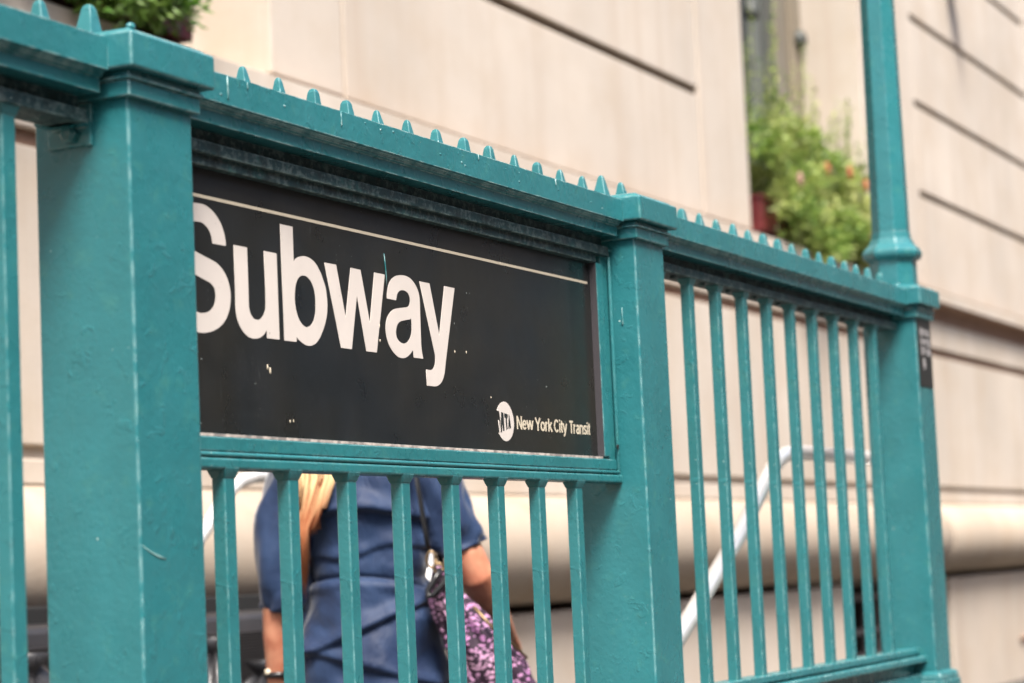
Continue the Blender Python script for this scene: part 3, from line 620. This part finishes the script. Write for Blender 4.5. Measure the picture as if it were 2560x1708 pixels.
# ------------------------------------------------------------------ the woman on the stairs, seen from behind
LATV = Vector((.480, -.877, 0)); FWV = Vector((.877, .480, 0)); OP = Vector((2.78, 1.15, 0))
def PP(l, d, z): return OP+LATV*l+FWV*d+Vector((0, 0, z))
woman = thing('person', tuple(PP(-.05, .1, -1.0)), 'woman in a navy dress with long blond hair, seen from behind through the bars', 'person')
def ring(Lc, dc, z, a, b, n=48, fn=None):
    out = []
    for k in range(n):
        t_ = 2*PI*k/n; q = 1+(fn(t_, z) if fn else 0)
        out.append(PP(Lc+a*math.cos(t_)*q, dc+b*math.sin(t_)*q, z))
    return out
B = MB()
B.loft([ring(*r) for r in ((-.05,0,-.22,.10,.08),(-.05,0,-.17,.155,.11),(-.05,0,-.10,.150,.11),(-.052,0,.0,.122,.09),(-.053,0,.10,.135,.095),(-.053,0,.22,.148,.098),(-.053,0,.30,.155,.085),(-.053,0,.345,.12,.07),(-.055,.005,.375,.062,.055),(-.06,.01,.41,.048,.048),(-.062,.02,.46,.047,.05))])
# head: skull, jaw, nose, ears
hc = PP(-.065, .035, .565); hx = lambda l, d, z: hc+LATV*l+FWV*d+Vector((0, 0, z))
RM = Matrix((LATV, FWV, Vector((0, 0, 1)))).transposed()
B.ellip(hx(0, -.01, .02), (.076, .095, .095), 24, 16, RM); B.ellip(hx(0, .03, -.035), (.060, .068, .075), 20, 14, RM)
B.ellip(hx(0, .098, -.012), (.012, .016, .020), 12, 8, RM); B.ellip(hx(0, .080, -.085), (.026, .022, .018), 12, 8, RM)
B.ellip(hx(0, .092, -.052), (.022, .010, .008), 12, 8, RM)
for s in (-1, 1):
    B.ellip(hx(.077*s, .0, -.01), (.009, .018, .030), 10, 8, RM); B.ellip(hx(.03*s, .082, .018), (.020, .012, .008), 10, 8, RM)
def limb(pts, rad): B.tube([PP(*p) for p in pts], rad, 18)
limb([(-.19,.0,.325),(-.225,.0,.25),(-.258,-.005,.10),(-.272,-.005,.0),(-.281,.0,-.06),(-.288,.01,-.15),(-.292,.022,-.235),(-.293,.028,-.27)],[.050,.052,.046,.043,.044,.038,.029,.027])
limb([(.085,.0,.325),(.118,-.005,.25),(.160,-.012,.12),(.198,-.015,.04),(.222,-.008,-.015),(.252,.05,-.075),(.285,.13,-.135),(.300,.19,-.165),(.304,.21,-.172)],[.050,.052,.048,.047,.046,.040,.031,.027,.026])
# hands: palm, four unequal bent fingers, thumb from the side of the palm
def hand(w, dirv, side, nrm, curl):
    w = Vector(w); d = Vector(dirv).normalized(); s = Vector(side).normalized(); n_ = Vector(nrm).normalized()
    B.loft([[w+d*t_+s*(sx*a)+n_*(sy*b) for sx, sy in [(math.cos(2*PI*k/14), math.sin(2*PI*k/14)) for k in range(14)]] for t_, a, b in ((-.01,.026,.020),(.02,.033,.016),(.055,.041,.015),(.082,.040,.012),(.090,.034,.009))])
    for k, (off, L_) in enumerate(((-.030,.066),(-.0105,.075),(.0105,.072),(.029,.058))):
        p = w+d*.078+s*off; pts = [p-d*.02]; a = .25*curl; dd = d
        for seg in (.45, .32, .23):
            a2 = a; dd = (d*math.cos(a2)+n_*math.sin(a2)); p = p+dd*L_*seg; pts.append(p); a += .62*curl
        B.tube(pts, [.0098,.0092,.0084,.0070], 10)
    p = w+d*.022-s*.028; B.tube([p, p-s*.022+d*.018+n_*.008, p-s*.030+d*.042+n_*.016, p-s*.027+d*.062+n_*.026], [.013,.0125,.0105,.008], 10)
hand(PP(-.293,.03,-.275), -Vector((0,0,1))+FWV*.15, FWV*-1, LATV, .55)
hand(PP(.304,.215,-.175), FWV*.75-Vector((0,0,1))*.65+LATV*.05, LATV, -Vector((0,0,1))-FWV*.4, 1.15)
# legs: left foot on the lower tread, right foot a step up
limb([(-.135,.0,-.16),(-.140,.0,-.32),(-.140,.02,-.52),(-.138,.0,-.62),(-.136,-.03,-.80),(-.135,-.04,-.915)],[.085,.080,.056,.053,.050,.034])
limb([(.035,.0,-.16),(.042,.10,-.30),(.044,.22,-.435),(.042,.225,-.50),(.040,.185,-.62),(.038,.17,-.755)],[.085,.080,.058,.054,.052,.034])
for l, d, z in ((-.135, -.04, -.985), (.038, .17, -.815)):
    B.tube([PP(l, d-.045, z+.035), PP(l, d, z+.045), PP(l, d+.07, z+.035), PP(l, d+.135, z+.018), PP(l, d+.175, z+.012)], [.028,.034,.032,.026,.014], 14)
body = obj('body', B, SKIN, woman)
rm = body.modifiers.new('remesh', 'REMESH'); rm.mode = 'VOXEL'; rm.voxel_size = .0045; rm.use_smooth_shade = True
smd = body.modifiers.new('smooth', 'SMOOTH'); smd.factor = .6; smd.iterations = 5
m = MB()
for s in (-1, 1): m.ellip(hx(.031*s, .0885, .006), (.013, .008, .0065), 12, 8, RM)
obj('eyes', m, mat('eye_white', (.7, .68, .66), .2), woman)
m = MB()
for s in (-1, 1): m.ellip(hx(.031*s, .095, .006), (.0055, .003, .0055), 12, 8, RM)
obj('irises', m, mat('iris', (.03, .05, .06), .2), woman)
m = MB(); m.tube([hx(-.022, .099, -.053), hx(0, .104, -.0525), hx(.022, .099, -.053)], [.003, .0055, .003], 10); obj('lips', m, mat('lips', (.42, .12, .10), .4), woman)
# shoes
for l, d, z in ((-.135, -.04, -.998), (.038, .17, -.828)):
    m = MB(); rr = [(-.085,.026,.045),(-.05,.034,.06),(.0,.036,.050),(.06,.040,.036),(.12,.038,.028),(.17,.026,.022),(.19,.010,.012)]
    m.loft([[PP(l+a*math.cos(2*PI*k/16), d+t_, z+max(.0, h*(.5+.5*math.sin(2*PI*k/16)))+.001) for k in range(16)] for t_, a, h in rr]); obj('shoe', m, LEATHER, woman)

# dress: bloused bodice over a seamed waist, pleated skirt, gathered sleeves - one sewn mesh
def creases(l, z):      # signed bulge of the cloth in metres
    f1 = .128+.055*math.cos((l+.0)*9.0)-.012        # lower edge of the blouse yoke, an arched fold
    f1 = .150+.018*math.cos((l+.03)*14)-.20*max(0, -.10-l)*1.6
    t_ = z-f1; b = .022*math.exp(-(t_/.034)**2) if t_ > 0 else .022*math.exp(-(t_/.007)**2)
    f2 = .055+.10*(l+.05)+.010*math.sin(l*30); t2_ = z-f2; b += .007*math.exp(-(t2_/.022)**2) if t2_ > 0 else .007*math.exp(-(t2_/.006)**2)
    f3 = -.004-.25*(l+.05)**2*4; t3 = z-f3; b -= .007*math.exp(-(t3/.006)**2); b += .008*math.exp(-((t3+.018)/.014)**2)
    if z < -.03:
        s_ = min(1, (-.03-z)/.08)
        b += s_*(.0045*math.sin(34*l+24*z)+.0035*math.sin(18*l-38*z+1))
        t4 = z-(-.145+.42*(l+.05)); b += .019*math.exp(-(t4/.024)**2) if t4 > 0 else .019*math.exp(-(t4/.009)**2)
        t5 = z-(-.235-.30*(l-.02)); b += .012*math.exp(-(t5/.020)**2) if t5 > 0 else .012*math.exp(-(t5/.009)**2)
    b += .017*noise.noise(Vector((l*9, z*9, 1.7)))+.005*noise.noise(Vector((l*22+z*14, z*16, 4.2)))
    return b
key = [(.372,.070,.062,.0),(.362,.11,.072,.0),(.345,.170,.085,.0),(.30,.180,.100,0),(.22,.168,.112,0),(.10,.153,.112,0),(.02,.147,.106,0),(-.01,.143,.102,0),(-.05,.152,.112,0),(-.12,.170,.128,0),(-.19,.180,.136,0),(-.26,.190,.140,0),(-.40,.200,.150,0),(-.56,.215,.165,0)]
def kv(z):
    for (z0, a0, b0, _), (z1, a1, b1, _) in zip(key[:-1], key[1:]):
        if z <= z0 and z >= z1:
            t_ = (z0-z)/(z0-z1); t_ = t_*t_*(3-2*t_)*.35+t_*.65; return a0+(a1-a0)*t_, b0+(b1-b0)*t_
    return key[-1][1], key[-1][2]
D = MB(); rings = []; z = .372
while z > -.56:
    a, b = kv(z); r_ = []
    for k in range(120):
        t_ = 2*PI*k/120; l = a*math.cos(t_); dd = b*math.sin(t_)
        bulge = creases(l*(1 if dd < 0 else -.7), z) if z < .33 else 0
        knee = .19*max(0, min(1, (-.13-z)/.26))*math.exp(-((l-.09)/.10)**2) if dd > 0 else 0
        if z < -.25: bulge += .014*math.sin(9*t_+.7)*min(1, (-.25-z)/.2)
        nrm = Vector((math.cos(t_)/a, math.sin(t_)/b, 0)).normalized()
        r_.append(PP(-.052+l+nrm.x*bulge, dd+nrm.y*bulge+knee, z+(.010*math.cos(t_*2) if z < -.5 else 0)))
    rings.append(r_); z -= .0045
D.loft(rings, False)
def sleeve(path, seed):
    n = len(path); pts = []; rr = []
    M_ = 44
    for i in range(M_+1):
        t_ = i/M_*(n-1); k = min(int(t_), n-2); f = t_-k
        p = [path[k][q]+(path[k+1][q]-path[k][q])*f for q in range(4)]; pts.append(PP(*p[:3])); rr.append(p[3])
    rings = []; U = None
    for i, p in enumerate(pts):
        d = (pts[min(i+1, M_)]-pts[max(i-1, 0)]).normalized()
        U = (FWV-d*FWV.dot(d)).normalized(); W_ = d.cross(U); r_ = []
        for k in range(44):
            t_ = 2*PI*k/44; e = i/M_
            g = 1.02+.16*noise.noise(Vector((math.cos(t_)*1.9, math.sin(t_)*1.9, e*6+seed)))+.085*math.sin(3*t_+e*11+seed)*(.3+e)+.05*math.sin(5*t_-e*17+seed)+(.035*math.sin(11*t_)*max(0, e-.72)/.28)
            r_.append(p+(U*math.cos(t_)+W_*math.sin(t_))*rr[i]*g)
        rings.append(r_)
    D.loft(rings, False)
    e = rings[-1]; c_ = pts[-1]; D.loft([e, [c_+(q-c_)*.93+(pts[-2]-c_)*.6 for q in e]], False)
sleeve([(-.115,.0,.350,.030),(-.165,.0,.335,.058),(-.208,.0,.290,.070),(-.242,.0,.212,.068),(-.262,-.005,.148,.069),(-.267,-.005,.068,.067),(-.266,-.004,-.022,.064),(-.270,-.002,-.066,.054),(-.272,.0,-.080,.050)], 1.3)
sleeve([(.015,.0,.350,.030),(.062,.0,.335,.056),(.100,.0,.290,.067),(.124,-.004,.235,.068),(.146,-.008,.165,.066),(.170,-.012,.105,.064),(.184,-.014,.072,.060),(.192,-.014,.052,.057)], 5.1)
dress = obj('dress', D, NAVY, woman, fix=True)
sd = dress.modifiers.new('solid', 'SOLIDIFY'); sd.thickness = .002; sd.offset = 1
# hair: a cap of strands over the skull, falling together over the left of the back
random.seed(21)
hr = MB()
for i in range(760):
    u = random.random(); az = random.uniform(-PI*.98, -PI*.02); el = random.uniform(-.35, 1.5)
    s0 = hx(.082*math.cos(el)*math.cos(az), -.01+.100*math.cos(el)*math.sin(az), .02+.101*math.sin(el))
    tq = random.gauss(0, 1)*.30; tq = max(-1, min(1, tq*1.5+ (math.cos(az))*.5))
    La = -.172+.048*tq; len_ = random.random()
    zt = .265; ze = -.03+.21*abs(tq)**1.1+.10*len_*(.4+abs(tq)) - (.03 if random.random() < .2 else 0)
    Le = -.196+.020*tq+random.uniform(-.006, .006)-(.015 if ze < .1 else 0)
    off = random.uniform(0, .030)
    dz = -.122-off*.8
    pts = [hx(.03*random.gauss(0, .5), -.03, .112) if el > 1.0 else s0+Vector((0, 0, .01)), s0,
           hx(.070*math.cos(az)*.9-.02, -.085-off*.5, -.055), PP(-.115+.045*tq, -.105-off, .40), PP(La, dz-.006, .30), PP(La*.96-.005, dz-.010, .245),
           PP(La+(Le-La)*.55, dz, .17), PP(Le, dz+.006, max(ze, .12) if ze > .12 else .12), PP(Le+(.004*tq), dz+.012, min(ze, .118))]
    th = random.uniform(.0012, .0030)
    hr.tube(pts, [th*.5, th, th*1.2, th*1.3, th*1.3, th*1.2, th, th*.6, th*.12], 5)
m = hr; m.ellip(hx(0, -.018, .026), (.080, .098, .097), 24, 16, RM)
obj('hair', m, HAIR, woman)
m = MB(); m.tube([PP(-.2925+.030*math.cos(2*PI*k/20), .022+.030*math.sin(2*PI*k/20), -.243) for k in range(21)], .0062, 8, True, 1.3); obj('wrist_strap', m, LEATHER, woman)
m = MB(); m.ellip(PP(-.315, .005, -.236), (.010, .010, .010), 12, 8); obj('wrist_charm', m, CREAM, woman)

# shoulder bag wrapped in a patterned scarf
sbag = thing('shoulder_bag', tuple(PP(.24, -.1, -.50)), 'black shoulder bag wrapped in a pink and black leopard-print scarf at the woman\'s hip', 'bag')
m = MB(); rs = []
for z_, lc, a, b, d in ((-.30,.27,.085,.05,-.07),(-.32,.27,.105,.06,-.07),(-.40,.268,.12,.068,-.07),(-.47,.265,.12,.068,-.07),(-.495,.265,.10,.05,-.07)):
    rs.append([PP(lc+a*math.copysign(abs(math.cos(t_))**.6, math.cos(t_)), d+b*math.copysign(abs(math.sin(t_))**.7, math.sin(t_)), z_) for t_ in [2*PI*k/28 for k in range(28)]])
m.loft(rs); obj('bag_body', m, LEATHER, sbag)
m = MB(); rs = []
kk = [(.012,.121,.010,.012),(-.02,.124,.022,.020),(-.050,.139,.040,.034),(-.085,.157,.058,.046),(-.14,.190,.074,.054),(-.20,.222,.087,.060),(-.25,.240,.098,.064),(-.30,.254,.108,.066),(-.345,.262,.112,.068),(-.375,.262,.116,.07)]
z = .012
while z > -.375:
    for q0, q1 in zip(kk[:-1], kk[1:]):
        if q0[0] >= z >= q1[0]:
            f = (q0[0]-z)/(q0[0]-q1[0]); lc, a, b = [q0[i]+(q1[i]-q0[i])*f for i in (1, 2, 3)]
    r_ = []
    for k in range(72):
        t_ = 2*PI*k/72; g = 1+min(1, (.012-z)/.06)*(.09*math.sin(7*t_+z*22)+.05*math.sin(13*t_-z*35)+.10*noise.noise(Vector((math.cos(t_)*2, math.sin(t_)*2, z*12))))
        r_.append(PP(lc+a*math.cos(t_)*(.5+.5*g), -.125+(z+.0)*-.10+b*math.sin(t_)*g, z+(.02*math.sin(3*t_) if z < -.36 else 0)))
    rs.append(r_); z -= .006
m.loft(rs, True); obj('scarf', m, LEOP, sbag)
m = MB(); m.tube([PP(*p) for p in ((.19,.09,-.30),(.15,.125,-.05),(.115,.13,.15),(.075,.10,.30),(.055,.04,.366),(.055,-.03,.372),(.064,-.095,.325),(.076,-.128,.246),(.085,-.136,.18),(.093,-.137,.11),(.100,-.138,.055))], .0085, 8, True, .55); obj('strap', m, LEATHER, sbag)
m = MB()
m.tube([PP(.106+.0115*math.cos(2*PI*k/16), -.145, .030+.020*math.sin(2*PI*k/16)) for k in range(17)], .0035, 8)
m.tube([PP(.122+.012*math.cos(2*PI*k/16), -.150, .008+.012*math.sin(2*PI*k/16)) for k in range(17)], .0035, 8); obj('rings', m, BRASS, sbag)
m = MB(); m.tube([PP(*p) for p in ((.128,-.165,.004),(.112,-.175,-.018),(.095,-.178,-.045),(.092,-.180,-.062),(.108,-.182,-.058),(.134,-.180,-.030),(.150,-.172,.0),(.156,-.165,.022))], .0085, 8); obj('handle', m, LEATHER, sbag)
m = MB(); m.tube([PP(*p) for p in ((.205,-.165,-.09),(.25,-.17,-.145),(.30,-.15,-.19),(.335,-.12,-.225))], .004, 6); obj('cord', m, BRASS, sbag)

# ------------------------------------------------------------------ the street behind the camera (unseen, added to shape sky light and reflections)
opp = thing('facing_building', (0, -22, G), 'brown brick building across the street, unseen behind the camera, height set for the light', 'building')
BR = stone('brown_brick', (.16, .10, .075), .3)
m = MB(); m.box(-45, 45, -26, -18, G-.2, 12); obj('wall', m, BR, opp)
m = MB()
for k in range(22): m.box(-43+4*k, -41+4*k, -18.05, -17.9, 1.0, 2.9); m.box(-43+4*k, -41+4*k, -18.05, -17.9, 4.2, 6.1)
obj('window', m, GLASS, opp)
for nm, x0, x1, lb in (('added_end_building', 48, 58, 'plain brown brick block added out of view to keep bright sky off the sign'),):
    cb = thing(nm, ((x0+x1)/2, -8, G), lb, 'building')
    m = MB(); m.box(x0, x1, -17.5, 10, G-.2, 22); obj('wall', m, BR, cb)
    m = MB()
    for k in range(5):
        for q in range(4): m.box((x1-.05) if x0 < 0 else x0-.05, (x1+.05) if x0 < 0 else x0+.05, -16+4.5*k, -14+4.5*k, 1+4*q, 3+4*q)
    obj('window', m, GLASS, cb)

# ------------------------------------------------------------------ lift everything so the pavement is z = 0
for o in list(C.objects):
    if o.parent is None: o.location.z += H

# ------------------------------------------------------------------ camera, light, sky
yaw, pitch, roll, F = math.radians(25.26352), math.radians(5.50923), math.radians(-2.53262), 5867.8
fd = Vector((math.cos(yaw)*math.cos(pitch), math.sin(yaw)*math.cos(pitch), math.sin(pitch)))
r0_ = Vector((math.sin(yaw), -math.cos(yaw), 0)); u0_ = r0_.cross(fd)
rr_ = r0_*math.cos(roll)+u0_*math.sin(roll); uu_ = -r0_*math.sin(roll)+u0_*math.cos(roll)
cam = bpy.data.cameras.new('camera'); co = bpy.data.objects.new('camera', cam); C.objects.link(co)
M4 = Matrix((rr_, uu_, -fd)).transposed().to_4x4(); M4.translation = Vector((-2.51636, -1.72503, H)); co.matrix_world = M4
cam.sensor_width = 36; cam.lens = 36*F/2560; cam.clip_end = 500; cam.clip_start = .05
cam.dof.use_dof = True; cam.dof.focus_distance = 3.95; cam.dof.aperture_fstop = 4.3; cam.dof.aperture_blades = 0
sc.camera = co

world = bpy.data.worlds.new('World'); sc.world = world; world.use_nodes = True
wn_ = world.node_tree; bg = wn_.nodes['Background']; sky = wn_.nodes.new('ShaderNodeTexSky'); sky.sky_type = 'NISHITA'
SUN_EL, SUN_AZ = math.radians(57), math.radians(227)      # azimuth clockwise from +Y
sky.sun_disc = False; sky.sun_elevation = SUN_EL; sky.sun_rotation = SUN_AZ; sky.air_density = 1.0; sky.dust_density = 4.0; sky.ozone_density = .6
wn_.links.new(sky.outputs[0], bg.inputs[0]); bg.inputs[1].default_value = .06
sl = bpy.data.lights.new('sun', 'SUN'); sl.energy = 1.5; sl.angle = math.radians(18); sl.color = (1, .955, .89)
so = bpy.data.objects.new('sun', sl); C.objects.link(so)
sdir = Vector((math.sin(SUN_AZ)*math.cos(SUN_EL), math.cos(SUN_AZ)*math.cos(SUN_EL), math.sin(SUN_EL)))
so.rotation_euler = sdir.to_track_quat('Z', 'Y').to_euler(); so.location = (-6, -8, 9)
sc.view_settings.view_transform = 'Standard'; sc.view_settings.look = 'None'; sc.view_settings.gamma = 1; sc.view_settings.exposure = 2.5
sc.cycles.max_bounces = 6
